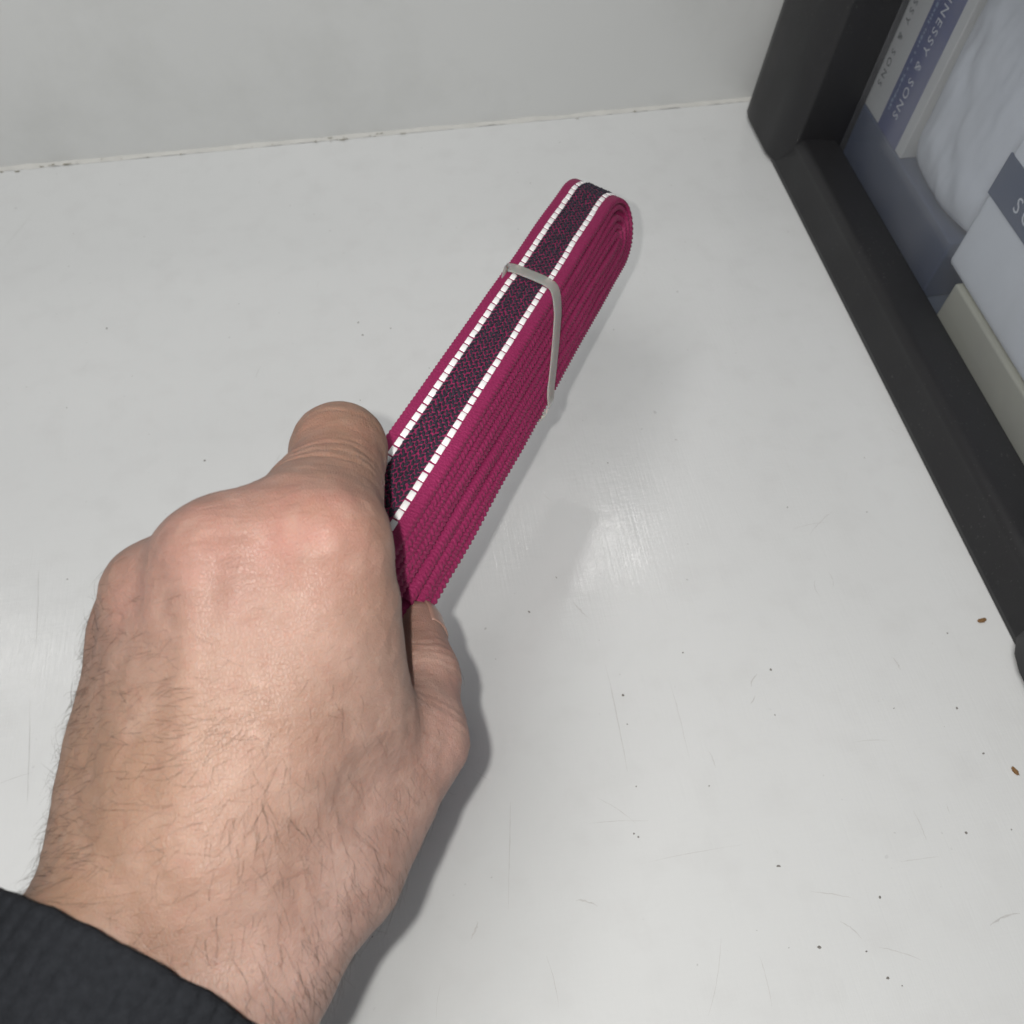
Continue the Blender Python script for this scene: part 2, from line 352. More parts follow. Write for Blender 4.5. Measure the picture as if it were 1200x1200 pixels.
M_WHITE = m_plain('white_print', (.72, .72, .72), .5, 60, .05, 0)
M_GREY = m_plain('grey_print', (.06, .06, .065), .5, 60, .05, 0)
M_FAINT = m_plain('faint_print', (.22, .29, .40), .5, 60, .05, 0)
def pack(name, label, cat, loc):
    e = empty(name, loc); tag(e, label, cat); return e, Matrix.Translation((-loc[0], -loc[1], -loc[2]))
def ppart(name, me, mat, e, inv, smooth=False): me.transform(inv); return obj(name, me, mat, e, smooth)
# low slate tray on which the tall packs stand
o = obj('tray', box_mesh('tray', (.2762, .356, .0055), (.40, .5455, .0415), .001, 2, LEAN), M_SLATE); tag(o, 'slate blue tray along the bottom of the case window', 'tray')
e, inv = pack('carton', 'cream carton with navy lettered stripe behind far corner of window', 'carton', (.32, .46, .042))
ppart('body', box_mesh('body', (.2768, .4262, .0418), (.33, .5180, .19), .0006, 2, LEAN), M_CREAM, e, inv)
ppart('stripe', box_mesh('stripe', (.2764, .4335, .0420), (.2771, .4585, .1895), 0, 2, LEAN), M_BLUE, e, inv)
lettering('HENNESSY & SONS', M_WHITE, e, .27625, .4490, .1340, .0077, True, 1.28, 'white_lettering', inv)
# a row of print too small to read: just faint broken strokes
V, Fq = [], []; zz = .150
while zz > .052:
    ln = random.uniform(.0010, .0026); yy = .4545+random.gauss(0, .0002); hh = random.uniform(.0006, .0011); b = len(V)
    V += [(.27625+LEAN*z_, y_, z_) for y_, z_ in ((yy-hh, zz), (yy+hh, zz), (yy+hh, zz-ln), (yy-hh, zz-ln))]; Fq.append((b, b+1, b+2, b+3)); zz -= ln+random.choice((.0006, .0008, .0026))
ppart('faint_print', pydata('faint', V, Fq), M_FAINT, e, inv)
lettering('HENNESSY & SONS', M_GREY, e, .27660, .4755, .1330, .0062, True, 1.55, 'grey_lettering', inv)
e, inv = pack('carton', 'white carton with slate stripe behind the near part of window', 'carton', (.30, .30, .02))
ppart('body', box_mesh('body', (.2785, .225, .031), (.35, .3545, .17), .003, 3, LEAN), m_plain('white_card', (.80, .80, .79), .6, 20, .05), e, inv)
ppart('stripe', box_mesh('stripe', (.2780, .228, .073), (.2790, .3544, .0945), 0, 2, LEAN), M_SLATE, e, inv)
lettering('SONS', M_WHITE, e, .27780, .3345, .0785, .0105, False, 1.5, 'white_lettering', inv)
o = obj('carton', box_mesh('c', (.2772, .18, .0055), (.33, .3395, .0300), .001, 2, LEAN), m_plain('beige_card', (.58, .55, .43), .6, 30, .08))
tag(o, 'low beige carton lying at the foot of the case window', 'carton')
# soft frosted bag between the two cartons
def pillow(name, cy, cz, hy, hz, x0, dx, n=36):
    v = []; f = []
    for s in (1, -1):
        for i in range(n+1):
            for j in range(n+1):
                a, b = -1+2*i/n, -1+2*j/n
                q = (max(0, 1-abs(a)**5)*max(0, 1-abs(b)**5))**.5
                wr = 1+.16*noise.noise(Vector((a*2.2, b*3.1, 4*s)))+.10*noise.noise(Vector((a*7, b*4, 2)))
                y = cy+hy*a*(1-.05*b*b); z = cz+hz*b*(1-.05*a*a)
                v.append((x0+dx-s*dx*q*wr+LEAN*z, y, z))
    m = (n+1)**2
    for s in range(2):
        for i in range(n):
            for j in range(n):
                a = s*m+i*(n+1)+j; q = (a, a+1, a+n+2, a+n+1); f.append(q if s else q[::-1])
    me = pydata(name, v, f); bm = bmesh.new(); bm.from_mesh(me); bmesh.ops.remove_doubles(bm, verts=bm.verts, dist=1e-6); bm.to_mesh(me); bm.free(); return me
o = obj('poly_bag', pillow('bag', .3905, .098, .0350, .056, .2745, .010), m_plain('frosted_poly', (.72, .72, .72), .20, 25, .10, .0004), smooth=True)
tag(o, 'frosted grey plastic bag between the lettered cartons in the case', 'bag')

# ------------------------------------------------------------------ coiled webbing
P0 = Vector((-0.012898, 0.155412, 0.153663)); cu_ = Vector((0.497718, 0.856548, -0.136390)); cv_ = Vector((0.835342, -0.515711, -0.190384)); cn_ = Vector((0.233411, 0.019175, 0.972189))
WW, TT, LT, SHEAR = .0235, .0282, .00255, 0.6453
S0, S1 = -.020, .2065
EL = 1.95                      # the far loops are slack: stretched along the coil         # centres of the two end loops along the coil
CS = .88                      # the coil is laid out oversize and scaled to 21 mm webbing
strap = empty('webbing_strap', P0); strap.scale = (CS,)*3; tag(strap, 'magenta webbing folded in a flat coil, dark weave and white reflective stitching', 'webbing strap')
def w3(s, v, h):               # coil coordinates -> offset from P0 (h is measured up from the top face)
    return cu_*s + cv_*(v-SHEAR*h) + cn_*h
NT_ = 4.98
path = []                      # (s, h, normal_s, normal_h)
def wob(s, tau): return .00065*noise.noise(Vector((s*38, tau*3.1, 1.7)))*min(1, tau*1.2)
step = .00033
tau = 0.; 
def rad(tau): return max(.0012, TT/2-LT/2-LT*tau)
# march round the stadium, radius shrinking steadily with the turn number
k = 0
while tau < NT_:
    r0 = rad(tau); per = 2*(S1-S0)+2*math.pi*r0
    fr = (tau % 1)*per; L = S1-S0; hc = -TT/2
    a = fr
    if a < L: s, h, ns, nh = S0+a, hc+r0, 0, 1
    elif a < L+math.pi*r0:
        th = (a-L)/r0; s, h, ns, nh = S1+EL*r0*math.sin(th), hc+r0*math.cos(th), math.sin(th)/EL, math.cos(th); _q = math.hypot(ns, nh); ns /= _q; nh /= _q
    elif a < 2*L+math.pi*r0: s, h, ns, nh = S1-(a-L-math.pi*r0), hc-r0, 0, -1
    else:
        th = (a-2*L-math.pi*r0)/r0; s, h, ns, nh = S0-r0*math.sin(th), hc-r0*math.cos(th), -math.sin(th), -math.cos(th)
    wb = wob(s, tau)*(1+max(0, s-S1)*60); path.append((s+ns*wb, h+nh*wb, ns, nh, tau))
    tau += step/per; k += 1
path = np.array(path); npth = len(path); al = np.concatenate([[0], np.cumsum(np.hypot(np.diff(path[:, 0]), np.diff(path[:, 1])))])
# cross-section: flat ribbon with rolled, braided edges; angle phi marks where on the rolled edge a vertex sits
prof = []
er = LT*.39
for ph in np.linspace(90, -90, 9): prof.append((WW/2-er+er*math.cos(math.radians(ph)), er*math.sin(math.radians(ph)), 1, math.radians(ph)))
for vv in np.linspace(WW/2-er-.0016, -(WW/2-er-.0016), 7): prof.append((vv, -LT*.36, 0, 0))
for ph in np.linspace(-90, -270, 9): prof.append((-(WW/2-er)+er*math.cos(math.radians(ph)), er*math.sin(math.radians(ph)), -1, math.radians(ph)))
for vv in np.linspace(-(WW/2-er-.0016), WW/2-er-.0016, 7): prof.append((vv, LT*.36, 0, 0))
prof = np.array(prof); K = len(prof)
U3, V3, N3 = np.array(cu_), np.array(cv_), np.array(cn_)
pv = prof[None, :, 0]; ph_ = prof[None, :, 1]; ed = prof[None, :, 2]; ang = prof[None, :, 3]
alc = al[:, None]
tl = path[:, 4][:, None]
edge = np.abs(ed)*np.clip(np.cos(np.where(ed < 0, ang+np.pi, ang)), 0, 1)
lay = np.floor(tl+.25)
pitch = .00205+.00035*np.sin(lay*2.3)
bump_ = np.sin(2*np.pi*alc/pitch + 2.2*np.sin(ang)*np.where(lay % 2 < 1, 1, -.4))
bump2 = np.abs(np.sin(np.where(ed < 0, ang+np.pi, ang)*1.6))
rough_ = .65+.7*np.interp(al, np.arange(0, al[-1]+.001, .0009), rng.random(len(np.arange(0, al[-1]+.001, .0009))))[:, None]
disp = edge*(np.where(ed > 0, .00024, .00013)*bump_*rough_ - .00022*(1-bump2)) + .00006*np.sin(2*np.pi*(alc+pv*.8)/.0013)*(1-np.abs(ed))
jit = np.array([noise.noise(Vector((x*2.7, 3.3, 0)))*.0011+noise.noise(Vector((x*9.1, 1.3, 5)))*.0005 for x in path[:, 4]])[:, None]*np.minimum(1, tl*2)
vloc = pv + np.sign(ed)*disp + jit
hloc = ph_ + np.where(ed == 0, np.sign(ph_), np.sin(ang))*disp
S = path[:, 0][:, None] + path[:, 2][:, None]*hloc
Hh = path[:, 1][:, None] + path[:, 3][:, None]*hloc
VV = vloc - SHEAR*Hh
P = S[..., None]*U3 + VV[..., None]*V3 + Hh[..., None]*N3
idx = np.arange(npth*K).reshape(npth, K); i2 = np.roll(idx, -1, 1)
Q = np.stack([idx[:-1], i2[:-1], i2[1:], idx[1:]], -1).reshape(-1, 4)
band = obj('band', npmesh('band', P.reshape(-1, 3), Q), M_PINK, strap, True)
def frame_at(l, v, lift):      # outer surface of the outermost turn at run length l
    i = min(npth-2, int(np.searchsorted(al, l))); s, h, ns, nh = path[i][:4]; hh = lift
    p = w3(s+ns*hh, v, h+nh*hh); q = w3(path[i+1][0]+ns*hh, v, path[i+1][1]+nh*hh)
    x = (q-p).normalized(); z = (cu_*ns+cn_*nh).normalized(); z = (z-x*z.dot(x)).normalized(); y = z.cross(x)
    return p, x, y, z
# white reflective stitches: one object each, shared mesh
me = box_mesh('stitch', (-.00194, -.00112, -.0002), (.00194, .00112, .00036), .00032, 2)
for v_ in me.vertices:
    v_.co.x += v_.co.y*.12; v_.co.z -= .00016*(v_.co.y/.00112)**2 if v_.co.z > 0 else 0
me.materials.append(M_REFL); me.polygons.foreach_set('use_smooth', [True]*len(me.polygons))
Lout = S1-S0
for sgn in (-1, 1):
    l = .0005
    while l < Lout+.062:
        p, x, y, z = frame_at(l, sgn*.00655+random.gauss(0, .00006), LT*.36)
        o = bpy.data.objects.new('reflective_stitch', me); link(o, strap)
        sx = random.uniform(.95, 1.03)
        o.matrix_local = Matrix(((x.x*sx, y.x, z.x, p.x), (x.y*sx, y.y, z.y, p.y), (x.z*sx, y.z, z.z, p.z), (0, 0, 0, 1)))
        l += .00452
# dark woven centre: staggered raised yarn floats, uncountable, joined
g = [(math.cos(a)*c, math.sin(a)*c, h) for h, c in ((-.3, 1.0), (.45, .86), (1.0, .40)) for a in np.linspace(0, 2*math.pi, 8, endpoint=False)]
gf = [(i, (i+1) % 8, 8+(i+1) % 8, 8+i) for i in range(8)]+[(8+i, 8+(i+1) % 8, 16+(i+1) % 8, 16+i) for i in range(8)]
V, Fq = [], []; NC = 9; cp = .0107/NC; rp = .0027
for c in range(NC):
    v = -.00535+cp*(c+.5); l = .0002+(rp/2 if c % 2 else 0)
    while l < Lout+.062:
        p, x, y, z = frame_at(l, v+random.gauss(0, .00010), LT*.36+.00005); ax = .00142*random.uniform(.9, 1.1); ay = .00060*random.uniform(.9, 1.1); az = .00058*random.uniform(.8, 1.25)
        sk = .35*(1 if (c % 2) else -1); b = len(V)
        ra_ = (.36 if c % 2 else -.36)+random.gauss(0, .07); ca, sa = math.cos(ra_), math.sin(ra_)
        for q in g: V.append(p+x*(q[0]*ax*ca-q[1]*ay*sa)+y*(q[0]*ax*sa+q[1]*ay*ca)+z*(q[2]*az*(1-.25*q[0])))
        Fq += [tuple(b+i for i in ff) for ff in gf]; Fq.append(tuple(b+16+i for i in range(8)))
        l += rp
obj('dark_weave', pydata('dark_weave', V, Fq), M_NAVY, strap, True, 'stuff')

# ------------------------------------------------------------------ clear plastic tie round the coil
t = NT('translucent_nylon'); t.set(Base_Color=(.78, .76, .72, 1), Roughness=.28, Transmission_Weight=.7, IOR=1.45, Subsurface_Weight=.3, Subsurface_Scale=.002); M_TIE = t.m
def tie():
    sT, sB = .1365, .0965                      # where the loop crosses the top and the bottom of the coil
    g_ = .0004; pts = []
    def seg(v, h): 
        f_ = -h/TT; return (sT+(sB-sT)*f_, v, h)
    ctrl = [(-WW/2+.0036, g_), (0, g_+.0004), (WW/2-.0040, g_+.0004), (WW/2-.0004, -.0002), (WW/2+.0014, -.0040), (WW/2+.0017, -.009), (WW/2+.0016, -.015), (WW/2+.0013, -.0205), (WW/2+.0008, -TT+.0030), (WW/2-.0040, -TT-.0004),
            (0, -TT-g_), (-WW/2+.003, -TT-g_), (-WW/2-.0012, -TT+.002), (-WW/2+.0006, -.02), (-WW/2+.0008, -.01), (-WW/2+.0018, -.0012)]
    n = len(ctrl); out = []
    for i in range(n):
        p0, p1, p2, p3 = (np.array(ctrl[(i+k) % n]) for k in (-1, 0, 1, 2))
        for j in range(8):
            t_ = j/8; q = .5*((2*p1)+(-p0+p2)*t_+(2*p0-5*p1+4*p2-p3)*t_*t_+(-p0+3*p1-3*p2+p3)*t_**3); out.append(q)
    P = [w3(*seg(v, h)) for v, h in out]; m = len(P); V, Fq = [], []
    for i in range(m):
        tg = (P[(i+1) % m]-P[i-1]).normalized(); v, h = out[i]
        c = P[i]; ctr = w3(seg(0, -TT/2)[0], 0, -TT/2); wd = cu_*1.0; wd = (wd-tg*wd.dot(tg)).normalized(); nr = tg.cross(wd).normalized()
        if nr.dot(c-ctr) < 0: nr = -nr
        for a, b in ((-.0028, -.0003), (-.0028, .0001), (-.0024, .00025), (.0024, .00025), (.0028, .0001), (.0028, -.0003)): V.append(c+wd*a+nr*b)
    for i in range(m):
        for k in range(6):
            a = i*6+k; b = i*6+(k+1) % 6; c = ((i+1) % m)*6; Fq.append((a, b, c+(k+1) % 6, c+k))
    me = pydata('tie', V, Fq); bm = bmesh.new(); bm.from_mesh(me); bmesh.ops.recalc_face_normals(bm, faces=bm.faces); bm.to_mesh(me); bm.free(); return me
o = obj('plastic_tie', tie(), M_TIE, smooth=True); o.location = P0; o.scale = (CS,)*3; tag(o, 'translucent plastic loop tied round the magenta webbing coil', 'tie')

# ------------------------------------------------------------------ hand (one continuous surface from a distance field)
J = dict(
 wrist=(-0.05951, 0.05574, 0.14933), fore=(-0.08470, 0.02351, 0.14992),
 ci=(-0.04441, 0.06812, 0.15710), cm=(-0.05313, 0.06907, 0.16169), cr=(-0.06435, 0.07232, 0.15661), cp=(-0.07612, 0.07547, 0.14895),
 im=(-0.02205, 0.12372, 0.18824), mm=(-0.04564, 0.12224, 0.18830), rm=(-0.06213, 0.12428, 0.17447), pm=(-0.07046, 0.12319, 0.15938),
 ip=(-0.01941, 0.16295, 0.17171), id=(-0.02461, 0.17458, 0.14622), it=(-0.02518, 0.17676, 0.12448),
 mp=(-0.04918, 0.14472, 0.14729), md=(-0.04052, 0.14883, 0.12667), mt=(-0.02868, 0.14230, 0.11369),
 rp=(-0.06694, 0.14019, 0.13856), rd=(-0.05469, 0.14239, 0.11701), rt=(-0.03964, 0.13662, 0.10612),
 pp=(-0.08189, 0.13292, 0.13433), pd=(-0.06815, 0.13374, 0.11565), pt=(-0.05507, 0.13089, 0.10413),
 tc=(-0.03123, 0.06931, 0.14228), tm=(-0.00904, 0.09558, 0.13846), ti=(-0.00580, 0.11539, 0.13421), tt=(-0.00636, 0.13093, 0.13025),
 wb=(-0.02858, 0.14210, 0.17949), pf1=(-0.03492, 0.11641, 0.18055), pf2=(-0.04994, 0.07454, 0.16277),
 fa=(-0.02349, 0.09666, 0.15838), fb=(-0.02144, 0.11391, 0.17541), h1=(-0.06911, 0.09883, 0.14756), h2=(-0.07220, 0.07643, 0.13661),
 p1=(-0.03815, 0.10731, 0.15681), p2=(-0.04631, 0.09114, 0.14718))
J = {k: np.array(v) for k, v in J.items()}
aR, aU, aF = np.array(cR), np.array(cU), np.array(cF)
ARM = aR*.46+aU*.84+aF*.29; ARM /= np.linalg.norm(ARM)
ACR = aR*.88-aU*.48; ACR -= ARM*(ACR@ARM); ACR /= np.linalg.norm(ACR)
def cone(X, a, b, ra, rb):
    ab = b-a; t_ = np.clip(((X-a)@ab)/(ab@ab), 0, 1); return np.linalg.norm(X-a-t_[:, None]*ab, axis=1)-(ra+(rb-ra)*t_)
def smin(a, b, k):
    h = np.clip(.5+.5*(b-a)/k, 0, 1); return b+(a-b)*h-k*h*(1-h)
mm_ = .001
def sdf(X):
    d = cone(X, J['wrist']+ACR*.013, J['fore']+ACR*.014, .0195, .022)
    d = smin(d, cone(X, J['wrist']-ACR*.013, J['fore']-ACR*.015, .0190, .022), .010)
    for c_, m_, rc, rm in (('ci', 'im', 16, 13.2), ('cm', 'mm', 15.5, 12.6), ('cr', 'rm', 15.5, 12.0), ('cp', 'pm', 15.5, 12.0)):
        d = smin(d, cone(X, J[c_], J[m_], rc*mm_, rm*mm_), .0075)
    d = smin(d, cone(X, J['wrist'], J['cm'], .019, .016), .010)
    d = smin(d, cone(X, J['pf1'], J['pf2'], .0138, .0155), .009)
    d = smin(d, cone(X, J['h1'], J['h2'], .016, .017), .010)
    d = smin(d, cone(X, J['p1'], J['p2'], .013, .015), .010)
    d = smin(d, cone(X, J['fa'], J['fb'], .0155, .0130), .012)
    d = smin(d, cone(X, J['tc'], J['tm'], .0185, .0120), .012)
    th = smin(cone(X, J['tm'], J['ti'], .0120, .0096), cone(X, J['ti'], J['tt'], .0098, .0080), .003)
    d = smin(d, th, .006)
    for a, b, c_, e_, r0, r1, r2, r3 in (('im', 'ip', 'id', 'it', 12.8, 11.6, 9.6, 8), ('mm', 'mp', 'md', 'mt', 12.5, 11.2, 9.5, 8), ('rm', 'rp', 'rd', 'rt', 11.8, 10.5, 9, 7.6), ('pm', 'pp', 'pd', 'pt', 10.8, 9.6, 8, 7)):
        f_ = smin(cone(X, J[a], J[b], r0*mm_, r1*mm_), cone(X, J[b], J[c_], (r1+.3)*mm_, r2*mm_), .004)
        f_ = smin(f_, cone(X, J[c_], J[e_], r2*mm_, r3*mm_), .003)
        d = smin(d, f_, .006)
    d = smin(d, cone(X, J['im']*.5+J['ip']*.1+J['mm']*.4+aU*.004, J['mm']*.75+J['im']*.25+aU*.004, .0085, .0085), .010)
    d = smin(d, cone(X, J['mm']*.62+J['rm']*.38-aU*.001, J['cm']*.4+J['cr']*.4+J['mm']*.1+J['rm']*.1, .0112, .0150), .008)
    d = smin(d, cone(X, J['rm']*.5+J['pm']*.5, J['cp']*.5+J['cr']*.5, .0088, .0145), .006)
    d = smin(d, cone(X, J['wb'], J['im']*.6+J['mm']*.4, .0088, .0100), .009)
    # extensor tendons and knuckle caps
    up = -aF
    for c_, m_, o1, o2 in (('cm', 'mm', .0136, .0112),):
        d = smin(d, cone(X, J[c_]*.75+J[m_]*.25+up*o1, J[m_]+up*o2, .0012, .0019), .007)
    for m_, o_, r_ in (('im', .0060, .0078), ('mm', .0060, .0078), ('rm', .0056, .0070), ('pm', .0050, .0066)):
        d = smin(d, np.linalg.norm(X-(J[m_]+up*o_+aU*.0030), axis=1)-r_*.85, .006)
    return d
def surface_nets(lo, hi, hstep):
    n = np.ceil((hi-lo)/hstep).astype(int)+1
    ax = [lo[i]+np.arange(n[i])*hstep for i in range(3)]
    G = np.stack(np.meshgrid(*ax, indexing='ij'), -1).reshape(-1, 3)
    D = np.concatenate([sdf(G[i:i+400000]) for i in range(0, len(G), 400000)]).reshape(n)
    ins = D < 0; c = n-1
    acc = np.zeros((*c, 3)); cnt = np.zeros(c)
    def sl(o): return tuple(slice(o[i], o[i]+c[i]) for i in range(3))
    corners = [(i, j, k) for i in (0, 1) for j in (0, 1) for k in (0, 1)]
    for a in corners:
        for axis in range(3):
            if a[axis]: continue
            b = list(a); b[axis] = 1
            da, db = D[sl(a)], D[sl(b)]; cr_ = (da < 0) != (db < 0)
            t_ = np.where(cr_, da/np.where(cr_, da-db, 1), 0)
            for q in range(3): acc[..., q] += np.where(cr_, a[q]+(t_ if q == axis else 0), 0)
            cnt += cr_
    act = cnt > 0; ids = -np.ones(c, int); ids[act] = np.arange(act.sum())
    pos = acc[act]/cnt[act][:, None]+np.argwhere(act); V = lo+pos*hstep
    quads = []
    for axis in range(3):
        b, cc = (axis+1) % 3, (axis+2) % 3
        s0 = [slice(None)]*3; s1 = [slice(None)]*3; s0[axis] = slice(0, -1); s1[axis] = slice(1, None)
        i0, i1 = ins[tuple(s0)], ins[tuple(s1)]
        E_ = np.argwhere(i0 != i1); ok = (E_[:, b] > 0) & (E_[:, cc] > 0) & (E_[:, b] < c[b]) & (E_[:, cc] < c[cc]); E_ = E_[ok]
        fl_ = i0[tuple(E_.T)]
        def at(db, dc): q = E_.copy(); q[:, b] -= db; q[:, cc] -= dc; return ids[tuple(q.T)]
        qd = np.stack([at(1, 1), at(0, 1), at(0, 0), at(1, 0)], 1); qd[~fl_] = qd[~fl_][:, ::-1]; quads.append(qd)
    return V, np.concatenate(quads)
def grad(X, e=2e-4):
    g_ = np.stack([sdf(X+np.eye(3)[i]*e)-sdf(X-np.eye(3)[i]*e) for i in range(3)], 1); return g_/np.maximum(1e-9, np.linalg.norm(g_, axis=1))[:, None]
allJ = np.array([v for k, v in J.items() if k != 'fore'])
lo, hi = allJ.min(0)-.028, allJ.max(0)+.028
lo = np.minimum(lo, J['fore']*.55+J['wrist']*.45-.03); hi = np.maximum(hi, J['fore']*.55+J['wrist']*.45+.03)
HV, HQ = surface_nets(lo, hi, .0013)
for _ in range(3):
    d_ = sdf(HV); HV = HV-grad(HV)*d_[:, None]*.9
def refine(V, Q):
    n = len(V); E_ = np.sort(np.stack([Q, np.roll(Q, -1, 1)], -1).reshape(-1, 2), 1)
    ue, inv_ = np.unique(E_, axis=0, return_inverse=True); inv_ = inv_.reshape(-1, 4)
    V2 = np.concatenate([V, (V[ue[:, 0]]+V[ue[:, 1]])/2, V[Q].mean(1)]); e_ = n+inv_; c_ = n+len(ue)+np.arange(len(Q))
    return V2, np.concatenate([np.stack([Q[:, i], e_[:, i], c_, e_[:, i-1]], 1) for i in range(4)])
HV, HQ = refine(HV, HQ); HV = HV-grad(HV)*sdf(HV)[:, None]; HN = grad(HV)
# fine relief: slack skin folds near knuckles, veins
def bell(c_, r_): return np.exp(-((np.linalg.norm(HV-c_, axis=1)/r_)**2))
up = -aF
blush = np.clip(0.8*bell(J['im']+up*.012+aU*.006, .017)+.55*bell(J['mm']+up*.010+aU*.004, .013)+.6*bell(J['rm']+up*.01, .011)+.55*bell(J['pm']+up*.009, .011)+.6*bell(J['ip']+up*.01, .016)+.7*bell(J['ti']+aR*.006, .012)+.5*bell(J['tt'], .012)+.5*bell(J['tm']+aR*.01, .014), 0, 1)
x_im = (HV-J['wrist'])@ACR
tanv = np.clip(.5-x_im/.05, 0, 1)*np.clip(1.1-1.2*bell(J['mm'], .03), 0, 1)
cre = np.zeros(len(HV))
def creases(a, b, ts, amp, width, rmax, facing, wav=.0012):
    ab = b-a; L_ = np.linalg.norm(ab); ab = ab/L_; t_ = (HV-a)@ab; rel = HV-a-t_[:, None]*ab; rd = np.linalg.norm(rel, axis=1)
    wv_ = np.array([noise.noise(Vector(p*160)) for p in HV[(rd < rmax)]])*wav; tt_ = t_.copy(); tt_[rd < rmax] += wv_
    fc = np.clip((HN@facing+.1)*1.6, 0, 1)*(rd < rmax)
    for x, k_ in ts: cre[:] -= amp*k_*np.exp(-((tt_-x*L_)/width)**2)*fc
creases(J['im'], J['ip'], ((.42, 1), (.50, .7), (.58, .9), (.66, .5), (.95, .6), (1.05, .8), (1.14, .6)), .00030, .00075, .020, -aF)
creases(J['ti'], J['tt'], ((-.30, .6), (-.14, .9), (.0, 1), (.14, .8), (.28, .5)), .00032, .0007, .014, aR*.7-aF*.7)
creases(J['tm'], J['ti'], ((-.1, .7), (.05, .9), (.2, .6)), .00025, .0008, .017, aR*.7-aF*.7)
creases(J['rm'], J['rm']-aU*.02, ((-.1, .6), (.15, 1), (.4, .6)), .00028, .0007, .016, -aF)
creases(J['mm'], J['mm']-aU*.02, ((-.3, .5), (.0, .6), (.3, .5)), .00020, .0009, .018, -aF)
HV = HV+HN*cre[:, None]
HV = HV+HN*(np.array([noise.noise(Vector(p*65))*.00055+noise.noise(Vector(p*190))*.00022+noise.noise(Vector((p[0]*500, p[1]*260, p[2]*500)))*.00006 for p in HV]))[:, None]
person = empty('person', J['wrist']); tag(person, 'hand in a charcoal knitted cuff gripping the end of the webbing coil', 'person')
hm = npmesh('hand', HV-J['wrist'], HQ)
for nm, arr in (('blush', blush), ('tan', tanv)):
    at_ = hm.attributes.new(nm, 'FLOAT', 'POINT'); at_.data.foreach_set('value', arr.astype(np.float32))
hand = obj('hand', hm, MS, person, True)

# thumbnail: a thin curved plate on the outer side of the thumb tip
tax = J['tt']-J['ti']; tax /= np.linalg.norm(tax); nd = aR*.93-aF*.05+aU*.20; nd -= tax*(nd@tax); nd /= np.linalg.norm(nd); sd = np.cross(tax, nd)
V, Fq = [], []; nu, nv = 10, 10
ii, jj = np.meshgrid(np.arange(nu+1), np.arange(nv+1), indexing='ij'); ii = ii.ravel(); jj = jj.ravel()
aa = (-1+2*ii/nu)*math.radians(46); ll = -.0040+.0108*jj/nv - np.where(jj == nv, .0012*(-1+2*ii/nu)**2, 0)
PP = J['tt']+tax*ll[:, None]+(nd*np.cos(aa)[:, None]+sd*np.sin(aa)[:, None])*.0080
for _ in range(3): PP = PP-grad(PP)*(sdf(PP)*np.where(ll < .0045, 1, .45))[:, None]
GN = grad(PP); V = [*(PP+GN*.00035-J['wrist']), *(PP-GN*.0004-J['wrist'])]
m_ = (nu+1)*(nv+1)
for s_ in range(2):
    for i in range(nu):
        for j in range(nv): a = s_*m_+i*(nv+1)+j; q = (a, a+1, a+nv+2, a+nv+1); Fq.append(q if s_ else q[::-1])
rim = [i*(nv+1) for i in range(nu+1)]+[nu*(nv+1)+j for j in range(1, nv+1)]+[i*(nv+1)+nv for i in range(nu-1, -1, -1)]+[j for j in range(nv-1, 0, -1)]
for a, b in zip(rim, rim[1:]+rim[:1]): Fq.append((a, b, b+m_, a+m_))
me = pydata('thumbnail', V, Fq); bm = bmesh.new(); bm.from_mesh(me); bmesh.ops.recalc_face_normals(bm, faces=bm.faces); bm.to_mesh(me); bm.free()
obj('thumbnail', me, m_plain('fingernail', (.33, .20, .16), .30, 200, .06), hand, True)

# hairs on the back of the hand and wrist
x_along = (HV-J['wrist'])@ARM; x_ac = (HV-J['wrist'])@ACR
back = HN@(-aF)
wgt = np.clip((.082-x_along)/.055, 0, 1)**1.3*(back > -.25)*np.where(x_along < -.012, .3, 1)
wgt *= .35+.65*np.clip(.5+np.array([noise.noise(Vector(p*45)) for p in HV]), 0, 1)
wgt *= np.where(x_ac > .030, .35, 1)*np.where(x_along > .05, .4, 1)
pick = rng.choice(len(HV), 2300, p=wgt/wgt.sum())
V, Fq = [], []
RP = HV[pick]+rng.normal(0, .0006, (len(pick), 3)); RP = RP-HN[pick]*sdf(RP)[:, None]
for i, p in zip(pick, RP):
    n_ = HN[i]
    f_ = np.clip((x_ac[i]+.020)/.035, 0, 1)
    dr = (1-f_)*(-aR*1.0-aU*.12)+f_*(aR*.30-aU*.95)*(1 if x_along[i] < .06 else .6)
    dr = dr+rng.normal(0, .30, 3); dr -= n_*(dr@n_); dr /= np.linalg.norm(dr)
    ln = rng.uniform(.003, .0092)*(.6+.4*np.clip((.07-x_along[i])/.06, 0, 1)); rise = rng.uniform(.16, .55); curl = rng.normal(0, .5); r0 = rng.uniform(.000018, .000042)
    side = np.cross(n_, dr); SG = 5; b0 = len(V); q = p-n_*.0002
    for s_ in range(SG+1):
        t_ = s_/SG; d2 = dr*math.cos(curl*t_)+side*math.sin(curl*t_)+n_*rise*(1-1.25*t_)
        rr = r0*(1-.8*t_)
        for a in range(3):
            an = a*2.0944; V.append(q+(side*math.cos(an)+n_*math.sin(an))*rr-J['wrist'])
        q = q+d2*ln/SG
    for s_ in range(SG):
        for a in range(3): x = b0+s_*3; Fq.append((x+a, x+(a+1) % 3, x+3+(a+1) % 3, x+3+a))
t = NT('body_hair'); t.set(Base_Color=(.055, .031, .019, 1), Roughness=.55); 
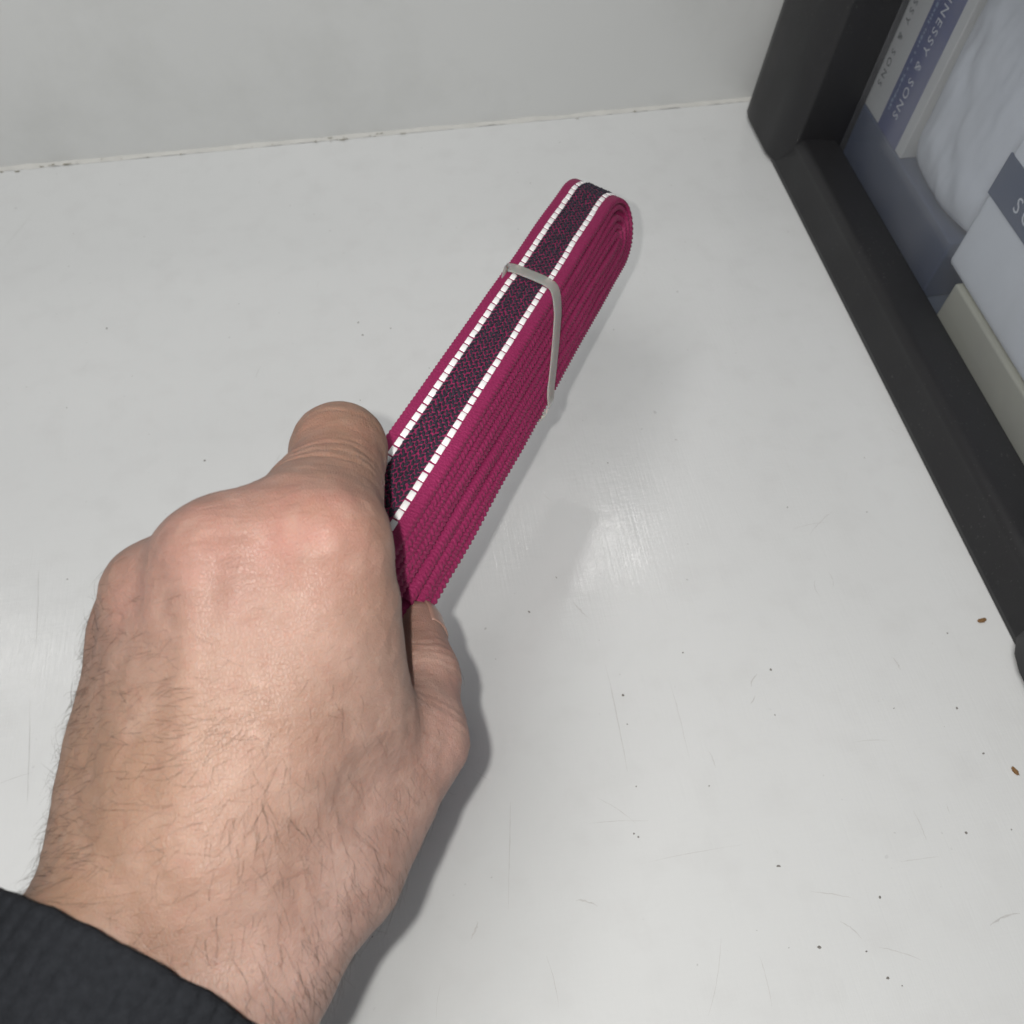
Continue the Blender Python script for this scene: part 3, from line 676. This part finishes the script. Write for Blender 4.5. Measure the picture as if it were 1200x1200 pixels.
obj('arm_hair', npmesh('arm_hair', np.array(V), np.array(Fq)), t.m, person, True, 'stuff')

# ribbed knitted cuff and sleeve
nv_ = np.cross(ARM, ACR); 
if nv_@aF > 0: nv_ = -nv_
cc = np.array((-0.05478, 0.04588, 0.18942))-nv_*.0300-ARM*.0042-ACR*.002
TH, RB = 480, 60
stations = [(-.030, -.0035), (-.012, -.0032), (-.002, -.0028), (.0004, -.0018), (.0010, -.0008), (.0006, .0002), (-.0004, .0007)]
stations += [(-.0016-.0022*i, .0008+.00004*i) for i in range(62)]
V = []
for k, (s_, dr) in enumerate(stations):
    outer = k >= 4
    for j in range(TH):
        a = 2*math.pi*j/TH
        rib = .00045*(abs(math.cos(RB*a/2))**.7-.5) if outer else 0
        fold = 0 if not outer else .0012*noise.noise(Vector((math.cos(a)*1.5, math.sin(a)*1.5, s_*38)))*min(1, -min(0, s_)/.02)
        knit = .00010*math.sin(2*math.pi*s_/.0017+(math.pi if int(RB*a/math.pi) % 2 else 0)) if outer else 0
        ed_ = .0005*noise.noise(Vector((math.cos(a)*6, math.sin(a)*6, 2)))
        ra, rb = .0372-s_*.05, .0300-s_*.05
        q = cc+ARM*(s_+ed_-.0110*(1-math.sin(a)))+ACR*math.cos(a)*(ra+dr+rib+fold+knit)+nv_*math.sin(a)*(rb+dr+rib+fold+knit)
        V.append(q-J['wrist'])
ns_ = len(stations); idx = np.arange(ns_*TH).reshape(ns_, TH); i2 = np.roll(idx, -1, 1)
Q = np.stack([idx[:-1], i2[:-1], i2[1:], idx[1:]], -1).reshape(-1, 4)
t = NT('charcoal_knit'); c = t.coord()
t.col(t.mix(t.noise(700, 3, c), (.006, .0068, .0085), (.016, .0175, .021))).rough(.9); t.nrm(t.bump(t.noise(1600, 3, c), .0004, .8)); t.set(Specular_IOR_Level=.12)
me = npmesh('sleeve', np.array(V), Q); bm = bmesh.new(); bm.from_mesh(me); bmesh.ops.recalc_face_normals(bm, faces=bm.faces); bm.to_mesh(me); bm.free()
obj('sleeve', me, t.m, person, True)
